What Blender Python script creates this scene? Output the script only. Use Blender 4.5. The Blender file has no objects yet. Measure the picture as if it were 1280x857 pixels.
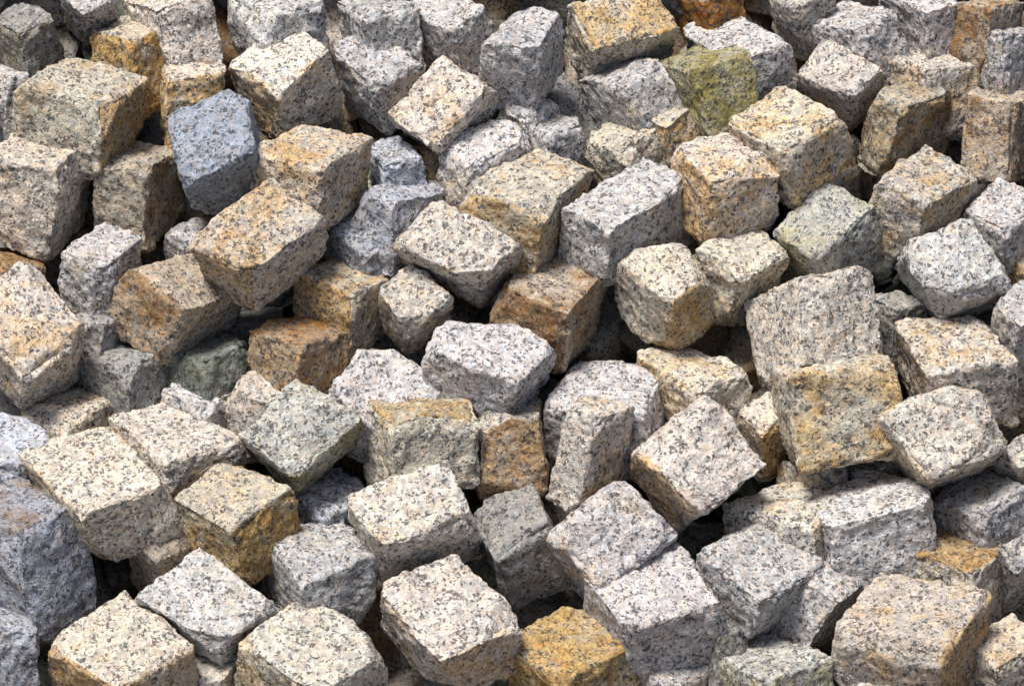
import bpy, math, numpy as np
from mathutils import Matrix, Vector
rng=np.random.default_rng(23)
PITCH=math.radians(35); D=5.33; TILT=0.36; H0=1.25   # view pitch, distance, slope, height of image centre point
cp,sp=math.cos(PITCH),math.sin(PITCH)
# image frame (x right, y up in view, z toward camera) -> world
R=np.array([[1,0,0],[0,sp,-cp],[0,cp,sp]])
ORG=np.array([0,0,H0])
# ---------------------------------------------------------------- stones in image pixels (taken as mm): near corner + three edge ends, kind, layer
S=[
(35,45,-20,25,80,20,40,85,'d',0),(110,30,80,0,150,5,108,62,'g',-1),(170,55,112,38,222,38,172,90,'Y',0),
(205,20,150,0,268,0,215,60,'c',0),(330,30,275,-10,408,5,335,60,'g',0),(140,142,32,112,187,98,130,197,'b2',2),
(215,105,200,72,285,95,212,150,'y',0),(345,112,285,75,425,65,350,140,'c',1),(470,115,410,65,530,80,480,158,'h',0),
(460,30,415,-5,520,15,465,60,'g',0),(560,45,498,15,610,10,575,92,'g',0),(672,75,603,57,705,18,668,132,'h',2),
(745,65,715,10,848,40,735,105,'y',0),(548,182,490,143,612,112,572,200,'c',1),(525,190,498,180,555,180,530,212,'r',-1),
(775,110,718,105,830,75,795,155,'h',0),(865,90,825,70,932,65,880,155,'o',1),(915,85,855,35,985,60,925,115,'g',0),
(880,8,840,-10,925,-12,885,35,'r',-1),(995,15,955,-15,1040,-15,1005,55,'c',0),(1065,50,1005,30,1120,20,1075,90,'g',0),
(1055,130,985,88,1100,88,1060,165,'c',1),(975,195,905,150,1052,148,985,236,'y',2),(1150,90,1100,65,1220,80,1150,125,'c',0),
(1150,25,1100,-10,1200,0,1155,60,'g',0),(1235,20,1190,5,1285,5,1230,65,'b',0),(1250,55,1215,45,1300,40,1250,114,'h',0),
(1120,145,1082,120,1200,120,1105,215,'b2',1),(1260,135,1202,125,1300,120,1255,228,'b',0),(10,105,-30,80,45,95,10,165,'g',-1),
(85,225,-5,200,118,175,65,325,'y',1),(190,225,120,212,228,185,188,298,'b',0),(235,232,210,148,325,190,245,274,'U2',2),
(405,215,320,190,460,175,400,275,'y',2),(510,262,448,235,565,235,505,284,'u',1),(480,215,450,180,530,200,485,245,'u',0),
(590,215,550,190,665,175,590,262,'g',1),(318,345,250,298,405,275,318,385,'c',3),(135,340,80,315,185,305,130,388,'g',1),
(240,385,165,335,310,360,215,430,'b',1),(440,368,368,345,488,340,440,406,'y',0),(460,315,402,282,510,288,462,340,'u',0),
(592,360,490,305,652,305,600,380,'c',2),(680,265,585,245,740,205,672,320,'y',2),(690,175,635,150,735,160,690,200,'g',0),
(775,190,725,180,825,155,785,225,'y',0),(775,285,710,255,868,230,770,332,'g',2),(830,160,775,135,868,145,840,195,'y',0),
(885,235,832,185,965,210,885,292,'y',2),(1040,200,1000,190,1078,175,1040,260,'d',0),(1150,262,1088,225,1225,217,1140,306,'c',2),
(1015,325,965,290,1085,258,1045,380,'m',1),(1172,385,1118,310,1262,350,1178,407,'g',2),(1245,290,1200,257,1300,255,1250,336,'g',1),
(1275,335,1250,320,1320,315,1275,368,'y',0),(920,350,870,308,985,318,905,402,'y',1),(830,375,768,322,893,343,828,432,'y',2),
(715,385,622,362,768,335,700,447,'b',1),(512,405,470,360,565,375,510,442,'c',1),(650,478,540,440,697,420,640,514,'g',3),
(40,470,-30,380,115,420,20,515,'c',2),(15,330,-30,315,60,330,10,372,'b',0),(130,410,90,400,165,385,130,450,'h',0),
(160,460,100,450,212,435,165,510,'d',0),(262,450,208,440,315,428,265,488,'k',0),(375,440,312,415,436,415,375,477,'r',1),
(95,520,22,507,165,495,95,550,'y',0),(255,510,205,493,300,488,255,530,'g',0),(335,500,290,475,400,475,330,535,'c',0),
(215,575,138,525,300,550,215,612,'c',1),(370,590,305,540,448,525,375,614,'m',2),(500,545,410,485,560,485,480,600,'g',1),
(485,525,452,498,597,518,485,612,'y',2),(605,528,590,503,688,522,600,602,'b2',1),(742,530,706,508,790,515,722,640,'c',3),
(795,515,682,503,832,462,800,567,'g',1),(860,480,785,440,930,465,865,515,'y',1),(868,640,802,560,950,575,850,660,'c',3),
(950,540,920,515,992,512,955,600,'y',0),(1000,462,987,352,1100,450,945,485,'c',2),(985,472,975,458,1115,462,995,579,'y',3),
(1150,455,1120,400,1253,450,1160,500,'c',2),(1115,390,1085,375,1155,380,1110,450,'d',0),(1265,420,1235,385,1310,390,1260,510,'h',1),
(1152,598,1102,520,1255,555,1150,618,'c',3),(1275,590,1245,565,1310,560,1275,620,'c',1),(120,640,30,568,215,605,130,685,'y',3),
(20,590,-40,545,70,548,30,645,'u',1),(300,660,220,620,366,615,303,708,'Y',3),(205,700,165,668,250,670,200,734,'b',1),
(410,645,365,610,470,618,410,670,'u',0),(380,712,332,672,470,695,380,757,'h',2),(475,680,440,615,592,650,475,718,'c',3),
(620,690,592,640,690,650,640,770,'d',1),(755,735,690,665,842,670,745,757,'g',2),(1000,650,905,635,1050,615,1010,702,'c',1),
(1035,650,1015,612,1155,625,1045,700,'g',2),(1215,645,1160,625,1282,610,1225,692,'h',1),(945,748,872,690,1030,705,930,802,'h',2),
(1190,710,1090,675,1250,685,1190,757,'y',1),(1265,710,1245,680,1310,685,1260,772,'h',1),(1040,750,995,720,1100,720,1010,802,'g',1),
(1160,805,1040,785,1228,742,1160,872,'y',3),(780,778,722,710,895,745,790,816,'g',3),(555,812,475,735,645,770,560,864,'c',3),
(285,803,187,745,353,745,280,834,'g',2),(25,672,-60,650,100,628,60,800,'U',2),(10,790,-30,750,55,790,5,852,'u',2),
(160,855,62,800,242,800,165,895,'y',3),(400,860,303,800,482,810,400,905,'c',3),(265,855,230,835,305,830,265,885,'c',1),
(700,842,632,798,790,798,705,875,'Y',2),(835,850,785,825,888,830,835,885,'g',1),(945,845,885,815,1030,825,950,895,'m',2),
(890,790,860,770,935,785,890,835,'d',1),(1100,860,1045,845,1160,840,1100,905,'g',2),(1240,830,1200,805,1300,800,1240,885,'c',1),
(20,640,-20,610,60,620,20,680,'y',1),(1085,600,1050,585,1125,580,1085,630,'g',0),(1010,600,970,580,1055,590,1010,630,'c',0),
(245,300,210,285,280,280,245,335,'g',-1),(660,150,630,135,700,130,660,185,'g',0),(300,245,270,235,340,230,300,280,'c',-1),
]
# kind: base colour, stain colour (multiplies), stain amount
K={'g':((.545,.54,.54),(.88,.76,.56),.24),'h':((.44,.44,.445),(.80,.70,.52),.24),'u':((.44,.48,.545),(.80,.74,.64),.12),
'U':((.32,.35,.40),(.60,.42,.27),.45),'U2':((.34,.385,.46),(.7,.65,.6),.1),
'c':((.595,.56,.505),(.90,.74,.52),.38),'y':((.565,.52,.44),(.86,.68,.43),.52),'Y':((.52,.47,.375),(.85,.67,.38),.60),
'b':((.42,.365,.29),(.68,.50,.32),.58),'b2':((.48,.44,.365),(.76,.59,.40),.58),'r':((.35,.26,.16),(.68,.43,.17),.82),'d':((.31,.315,.30),(.66,.60,.46),.36),
'k':((.17,.195,.17),(.50,.52,.38),.5),'m':((.48,.49,.45),(.76,.74,.52),.45),'o':((.37,.35,.25),(.66,.62,.34),.55)}
# ---------------------------------------------------------------- noise
T=rng.random((64,64,64)).astype(np.float64)*2-1
def vnoise(p):
    i=np.floor(p).astype(int); f=p-i; f=f*f*f*(f*(f*6-15)+10); i&=63; j=(i+1)&63
    x,y,z=f.T
    def t(a,b,c): return T[a,b,c]
    c00=t(i[:,0],i[:,1],i[:,2])*(1-x)+t(j[:,0],i[:,1],i[:,2])*x
    c10=t(i[:,0],j[:,1],i[:,2])*(1-x)+t(j[:,0],j[:,1],i[:,2])*x
    c01=t(i[:,0],i[:,1],j[:,2])*(1-x)+t(j[:,0],i[:,1],j[:,2])*x
    c11=t(i[:,0],j[:,1],j[:,2])*(1-x)+t(j[:,0],j[:,1],j[:,2])*x
    return (c00*(1-y)+c10*y)*(1-z)+(c01*(1-y)+c11*y)*z
# ---------------------------------------------------------------- rounded-cube template
def template(n):
    u=np.linspace(-1,1,n+1); t=.5*u+.5*np.sin(u*math.pi/2)
    V=[];F=[];base=0
    for ax in range(3):
        for s in(-1,1):
            a,b=np.meshgrid(t,t,indexing='ij'); g=np.zeros((n+1,n+1,3))
            g[...,ax]=s; g[...,(ax+1)%3]=a; g[...,(ax+2)%3]=b
            V.append(g.reshape(-1,3))
            idx=np.arange((n+1)**2).reshape(n+1,n+1)+base
            q=np.stack([idx[:-1,:-1],idx[1:,:-1],idx[1:,1:],idx[:-1,1:]],-1).reshape(-1,4)
            if s<0:q=q[:,::-1]
            F.append(q); base+=(n+1)**2
    V=np.concatenate(V);F=np.concatenate(F)
    _,fi,inv=np.unique(np.round(V,5),axis=0,return_index=True,return_inverse=True)
    return V[fi],inv.reshape(-1)[F]
TPL={n:template(n) for n in(7,14,40)}
AV=[];AF=[];AG=[];AT=[];AS=[];nv=0
def add_stone(cen,M,kind,n,amp=1.0,jit=1.0,gap_shade=1.0):
    """cen (mm, image frame), M columns = half edge vectors (near corner at +,+,+)"""
    global nv
    P,F=TPL[n]; r=.05+.10*rng.random()
    q=np.clip(P,-(1-r),1-r); d=P-q; L=np.linalg.norm(d,axis=1,keepdims=True); nrm=d/np.maximum(L,1e-9)
    X=q+nrm*r
    # chips and broken facets
    for k in range(rng.integers(10,17)):
        typ=rng.random(); s=rng.choice([-1,1],3).astype(float)
        if typ<.42:
            s[rng.integers(3)]=rng.normal(0,.25); m=s+rng.normal(0,.3,3); ref=np.abs(m/np.linalg.norm(m)).sum(); c=rng.uniform(.06,.32)
        elif typ<.70:
            m=s+rng.normal(0,.35,3); ref=np.abs(m/np.linalg.norm(m)).sum(); c=rng.uniform(.12,.6)
        else:
            a=rng.integers(3); m=rng.normal(0,.2,3); m[a]=s[a]; ref=np.abs(m/np.linalg.norm(m)).sum(); c=rng.uniform(.08,.27)
        m=m/np.linalg.norm(m)
        e=np.maximum(0,X@m-(ref-c*jit)); X=X-e[:,None]*m
    # uneven corners
    K8=rng.normal(0,.08*jit,(2,2,2,3)); w=(X+1)/2
    off=0
    for a in(0,1):
        for b in(0,1):
            for c in(0,1):
                ww=(w[:,0] if a else 1-w[:,0])*(w[:,1] if b else 1-w[:,1])*(w[:,2] if c else 1-w[:,2])
                off=off+ww[:,None]*K8[a,b,c]
    X=X+off
    W=X@M.T
    N=nrm@np.linalg.inv(M); N/=np.maximum(np.linalg.norm(N,axis=1,keepdims=True),1e-9)
    so=rng.random(3)*60
    h=3.6*vnoise(W/45+so)+2.0*vnoise(W/19+so*1.7)
    if n>7: h=h+1.6*vnoise(W/8+so*2.3)
    if n>20: h=h+1.2*vnoise(W/4.2+so*3.1)
    edge=np.clip((np.sort(np.abs(P),axis=1)[:,1]-.78)/.22,0,1)     # break the arrises up
    h=h-edge*(np.maximum(0,vnoise(W/13+so*.7+9))*7+np.maximum(0,vnoise(W/5.5+so*.4+5))*3.2)
    W=W+N*(h*amp)[:,None]
    base,st,sa=K[kind]; base=np.array(base)*rng.uniform(.84,1.08)*(1+rng.normal(0,.01,3))*gap_shade; st=np.array(st)*rng.uniform(.92,1.06)
    fs=np.clip(sa*rng.uniform(.15,1.6,6)+rng.choice([0,0,0,.22],6),0,1)
    ax=np.argmax(np.abs(P),axis=1); fi=ax*2+(P[np.arange(len(P)),ax]>0)
    if np.linalg.det(M)<0: F=F[:,::-1]
    AV.append(W+cen); AF.append(F+nv); nv+=len(P)
    AG.append(W*.001+rng.random(3)*30)
    AT.append(np.column_stack([np.tile(base,(len(P),1)),fs[fi]])); AS.append(np.column_stack([np.tile(st,(len(P),1)),np.full(len(P),rng.random())]))
def slopez(y): return -TILT*y
zz=-np.linspace(4,130,20); Z1,Z2,Z3=np.meshgrid(zz,zz,zz,indexing='ij')
for s in S:
    pt=np.array(s[:8],float).reshape(4,2); pt=np.column_stack([pt[:,0]-640,428.5-pt[:,1]])  # image pixels to mm about the image centre
    e=pt[1:]-pt[0]
    Z=[Z1,Z2,Z3]; Ls=[np.sqrt((e[i]**2).sum()+Z[i]**2) for i in range(3)]
    cost=0
    for i,j in((0,1),(1,2),(0,2)): cost=cost+((e[i]@e[j]+Z[i]*Z[j])/(Ls[i]*Ls[j]))**2
    L0=112
    for i in range(3): cost=cost+.22*((Ls[i]-L0)/L0)**2
    k=np.unravel_index(np.argmin(cost),cost.shape)
    z=np.array([Z1[k],Z2[k],Z3[k]])
    E=np.column_stack([e,z])
    c2=pt[0]+e.sum(0)/2
    zc=slopez(c2[1])+s[9]*28
    lc=np.linalg.norm(E[2])
    if lc<98:                                   # bottom hidden by neighbours: full depth of a sett
        add=E[2]*(98/lc-1); E[2]+=add; c2=c2+add[:2]/2; zc+=add[2]/2
    f=(D*1000-zc)/(D*1000)
    add_stone(np.array([c2[0]*f,c2[1]*f,zc]),-(E/2).T*1.07,s[8],40,jit=.8)
nh=nv
kinds=['g','g','h','h','c','c','c','y','y','u','b2','d','d','m']
gap_kinds=['h','d','b','c','d','k','y','h']  # darker mix for the deep fillers: crevice shade put into stone colour
def randrot():
    q=rng.normal(size=4); q/=np.linalg.norm(q); a,b,c,d=q
    return np.array([[1-2*(c*c+d*d),2*(b*c-d*a),2*(b*d+c*a)],[2*(b*c+d*a),1-2*(b*b+d*d),2*(c*d-b*a)],[2*(b*d-c*a),2*(c*d+b*a),1-2*(b*b+c*c)]])
sp_=98
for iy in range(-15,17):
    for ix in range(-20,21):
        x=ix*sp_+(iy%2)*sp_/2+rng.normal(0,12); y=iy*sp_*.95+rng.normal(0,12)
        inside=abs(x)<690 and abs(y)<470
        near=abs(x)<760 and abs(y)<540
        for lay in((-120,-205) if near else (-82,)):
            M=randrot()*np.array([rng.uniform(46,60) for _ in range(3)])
            add_stone(np.array([x+rng.normal(0,14)+(lay<-130)*48,y+rng.normal(0,14),slopez(y)+lay+rng.normal(0,10)]),M,rng.choice(gap_kinds if near else kinds),14 if near else 7,gap_shade=.68 if near else 1)  # near fillers get a dimmed base colour, painting shade into the gaps
        if not inside and (abs(x)>715 or abs(y)>505):
            M=randrot()*np.array([rng.uniform(50,62) for _ in range(3)])
            add_stone(np.array([x,y,slopez(y)+rng.normal(8,18)]),M,rng.choice(kinds),14 if near else 7)
V=np.concatenate(AV)*.001@R.T+ORG; F=np.concatenate(AF)
me=bpy.data.meshes.new("granite_cobblestone_pile")
me.vertices.add(len(V)); me.vertices.foreach_set("co",V.astype(np.float32).ravel())
me.loops.add(F.size); me.loops.foreach_set("vertex_index",F.astype(np.int32).ravel())
me.polygons.add(len(F)); me.polygons.foreach_set("loop_start",np.arange(0,F.size,4,dtype=np.int32))
try: me.polygons.foreach_set("loop_total",np.full(len(F),4,dtype=np.int32))
except Exception: pass
me.update(calc_edges=True)
me.polygons.foreach_set("use_smooth",np.ones(len(F),dtype=bool))
a=me.attributes.new("gco",'FLOAT_VECTOR','POINT'); a.data.foreach_set("vector",np.concatenate(AG).astype(np.float32).ravel())
a=me.attributes.new("tint",'FLOAT_COLOR','POINT'); a.data.foreach_set("color",np.concatenate(AT).astype(np.float32).ravel())
a=me.attributes.new("stain",'FLOAT_COLOR','POINT'); a.data.foreach_set("color",np.concatenate(AS).astype(np.float32).ravel())
pile=bpy.data.objects.new("granite_cobblestone_pile",me); bpy.context.collection.objects.link(pile)
print("verts",len(V),"hero",nh)
# ---------------------------------------------------------------- granite material
class NT:
    def __init__(s,m): m.use_nodes=True; s.t=m.node_tree; s.t.nodes.clear()
    def n(s,ty,**k):
        o=s.t.nodes.new(ty)
        for a,b in k.items():
            if a=='ins':
                for i,v in b.items():
                    if isinstance(v,bpy.types.NodeSocket): s.t.links.new(v,o.inputs[i])
                    else: o.inputs[i].default_value=v
            else: setattr(o,a,b)
        return o
    def math(s,op,a,b=0,c=0,clamp=False): return s.n('ShaderNodeMath',operation=op,use_clamp=clamp,ins={0:a,1:b,2:c}).outputs[0]
    def mr(s,v,a,b,c,d): return s.n('ShaderNodeMapRange',ins={0:v,1:a,2:b,3:c,4:d}).outputs[0]
    def noise(s,co,sc,det=3,ro=.55): return s.n('ShaderNodeTexNoise',ins={'Vector':co,'Scale':sc,'Detail':det,'Roughness':ro}).outputs
    def mix(s,f,a,b,bt='MIX'):
        o=s.n('ShaderNodeMix',data_type='RGBA',blend_type=bt)
        for i,v in((0,f),(6,a),(7,b)):
            if isinstance(v,bpy.types.NodeSocket): s.t.links.new(v,o.inputs[i])
            else: o.inputs[i].default_value=v
        return o.outputs[2]
m=bpy.data.materials.new("granite"); t=NT(m)
co=t.n('ShaderNodeAttribute',attribute_name='gco').outputs['Vector']
ti=t.n('ShaderNodeAttribute',attribute_name='tint'); st=t.n('ShaderNodeAttribute',attribute_name='stain')
w=t.noise(co,190,1)['Color']
w=t.n('ShaderNodeVectorMath',operation='SUBTRACT',ins={0:w,1:(.5,.5,.5)}).outputs[0]
w=t.n('ShaderNodeVectorMath',operation='SCALE',ins={0:w,'Scale':.007}).outputs[0]
cw=t.n('ShaderNodeVectorMath',operation='ADD',ins={0:co,1:w}).outputs[0]
v1=t.n('ShaderNodeTexVoronoi',ins={'Vector':cw,'Scale':255.0}); c1=t.n('ShaderNodeSeparateColor',ins={0:v1.outputs['Color']}).outputs
v2=t.n('ShaderNodeTexVoronoi',ins={'Vector':cw,'Scale':430.0}); c2=t.n('ShaderNodeSeparateColor',ins={0:v2.outputs['Color']}).outputs
v3=t.n('ShaderNodeTexVoronoi',ins={'Vector':cw,'Scale':130.0}); c3=t.n('ShaderNodeSeparateColor',ins={0:v3.outputs['Color']}).outputs
clu=t.mr(t.noise(co,60,2)[0],.36,.68,.02,.24)
blk=t.math('MULTIPLY',t.math('LESS_THAN',c1[0],clu),t.mr(c2[1],0,1,.7,1.0))
blk2=t.math('MULTIPLY',t.math('LESS_THAN',c2[0],t.math('MULTIPLY',clu,1.0)),.8)
blk=t.math('MAXIMUM',blk,blk2)
gry=t.math('LESS_THAN',c3[1],.20)
gr2=t.math('LESS_THAN',c1[1],.17)
gry=t.math('MULTIPLY',t.math('MAXIMUM',gry,gr2),.45)
br=t.math('MULTIPLY',t.mr(c1[2],0,1,.80,1.22),t.mr(c2[2],0,1,.88,1.14))
base=t.mix(1.0,ti.outputs['Color'],t.n('ShaderNodeCombineColor',ins={0:br,1:br,2:br}).outputs[0],'MULTIPLY')
pk=t.math('MULTIPLY',t.math('GREATER_THAN',c3[0],.60),.65)
base=t.mix(pk,base,t.mix(1.0,base,(1.12,.98,.87,1),'MULTIPLY'))
base=t.mix(gry,base,(.27,.265,.27,1))
# iron staining
n1=t.noise(co,17,4,.62)[0]; n2=t.noise(co,75,3,.6)[0]
sm=t.math('ADD',t.math('MULTIPLY',n1,.65),t.math('MULTIPLY',n2,.35))
thr=t.mr(ti.outputs['Alpha'],0,1,.63,.32)
sm=t.math('MULTIPLY',t.math('SUBTRACT',sm,thr),6.5,clamp=True)
stc=t.mix(sm,(1,1,1,1),st.outputs['Color'])
base=t.mix(1.0,base,stc,'MULTIPLY')
deep=t.math('MULTIPLY',t.math('SUBTRACT',t.noise(co,34,4,.7)[0],t.mr(ti.outputs['Alpha'],0,1,.74,.47)),6.0,clamp=True)
base=t.mix(t.math('MULTIPLY',deep,.8),base,t.mix(1.0,base,st.outputs['Color'],'MULTIPLY'))
# general dirt
gm=t.mr(n2,.3,.62,.76,1.05)
gd=t.mr(n1,.34,.5,.86,1.0)
gm=t.math('MULTIPLY',gm,gd)
base=t.mix(1.0,base,t.n('ShaderNodeCombineColor',ins={0:gm,1:gm,2:gm}).outputs[0],'MULTIPLY')
col=t.mix(t.math('MULTIPLY',blk,.92),base,(.042,.042,.05,1))
bump=t.n('ShaderNodeBump',ins={'Strength':.8,'Distance':.005,'Height':t.noise(co,120,3,.75)[0]})
bs=t.n('ShaderNodeBsdfPrincipled',ins={'Base Color':col,'Roughness':.85,'Normal':bump.outputs[0],'Specular IOR Level':.2})
o=t.n('ShaderNodeOutputMaterial'); t.t.links.new(bs.outputs[0],o.inputs[0])
me.materials.append(m)
# ---------------------------------------------------------------- soil and ground
def soil(name,c,sc):
    m=bpy.data.materials.new(name); t=NT(m); co=t.n('ShaderNodeTexCoord').outputs['Object']
    f=t.noise(co,sc,8,.65)[0]
    col=t.mix(t.mr(f,.3,.7,0,1),(c[0]*.5,c[1]*.5,c[2]*.5,1),(*c,1))
    b=t.n('ShaderNodeBump',ins={'Strength':.8,'Distance':.02,'Height':f})
    bs=t.n('ShaderNodeBsdfPrincipled',ins={'Base Color':col,'Roughness':.9,'Normal':b.outputs[0]})
    o=t.n('ShaderNodeOutputMaterial'); t.t.links.new(bs.outputs[0],o.inputs[0]); return m
def mesh(name,v,f,mat):
    me=bpy.data.meshes.new(name); me.from_pydata(v,[],f); me.materials.append(mat)
    o=bpy.data.objects.new(name,me); bpy.context.collection.objects.link(o); return o
def prof(y,x):
    p=R@np.array([x,y,-TILT*y-.25])+ORG; return p
ys=np.linspace(-2.1,1.65,40); xs=np.linspace(-2.4,2.4,40); vv=[];ff=[]
for x in xs:
    row=[tuple(prof(y,x)+np.array([0,0,.02*T[int(x*9)%64,int(y*9)%64,3]])) for y in ys]
    top=row[-1]; row+= [(x,top[1]+.5,top[2]),(x,top[1]+3.2,-.05)]
    vv+=row
nr=len(ys)+2
for i in range(len(xs)-1):
    for j in range(nr-1): ff.append((i*nr+j,(i+1)*nr+j,(i+1)*nr+j+1,i*nr+j+1))
mesh("earth_mound",vv,ff,soil("dark_soil",(.06,.05,.04),14))
mesh("ground",[(-300,-300,0),(300,-300,0),(300,300,0),(-300,300,0)],[(0,1,2,3)],soil("gravelly_ground",(.20,.17,.13),3))
# ---------------------------------------------------------------- light
sd=R@np.array([-.26,.74,.62]); sd/=np.linalg.norm(sd)
el=math.asin(sd[2]); az=math.atan2(sd[0],sd[1])
sc=bpy.context.scene
wd=bpy.data.worlds.new("World"); sc.world=wd; wd.use_nodes=True; nt=wd.node_tree
bg=nt.nodes['Background']; sky=nt.nodes.new('ShaderNodeTexSky'); sky.sky_type='NISHITA'; sky.sun_disc=False
sky.sun_elevation=el; sky.sun_rotation=az; sky.dust_density=4.0; sky.air_density=.9
nt.links.new(sky.outputs[0],bg.inputs[0]); bg.inputs[1].default_value=.12
L=bpy.data.lights.new("sun",'SUN'); L.energy=4.8; L.angle=math.radians(18); L.color=(1,.955,.885)
lo=bpy.data.objects.new("sun",L); bpy.context.collection.objects.link(lo)
lo.rotation_euler=Vector(sd).to_track_quat('Z','Y').to_euler(); lo.location=Vector(sd)*20
# ---------------------------------------------------------------- camera
cam=bpy.data.cameras.new("camera"); cam.lens=150; cam.sensor_width=36; cam.clip_end=1000
c=bpy.data.objects.new("camera",cam); bpy.context.collection.objects.link(c)
c.location=Vector(ORG+R@np.array([0,0,D])); c.rotation_euler=(math.pi/2-PITCH,0,0); sc.camera=c
sc.view_settings.view_transform='Standard'; sc.view_settings.look='None'; sc.view_settings.exposure=0
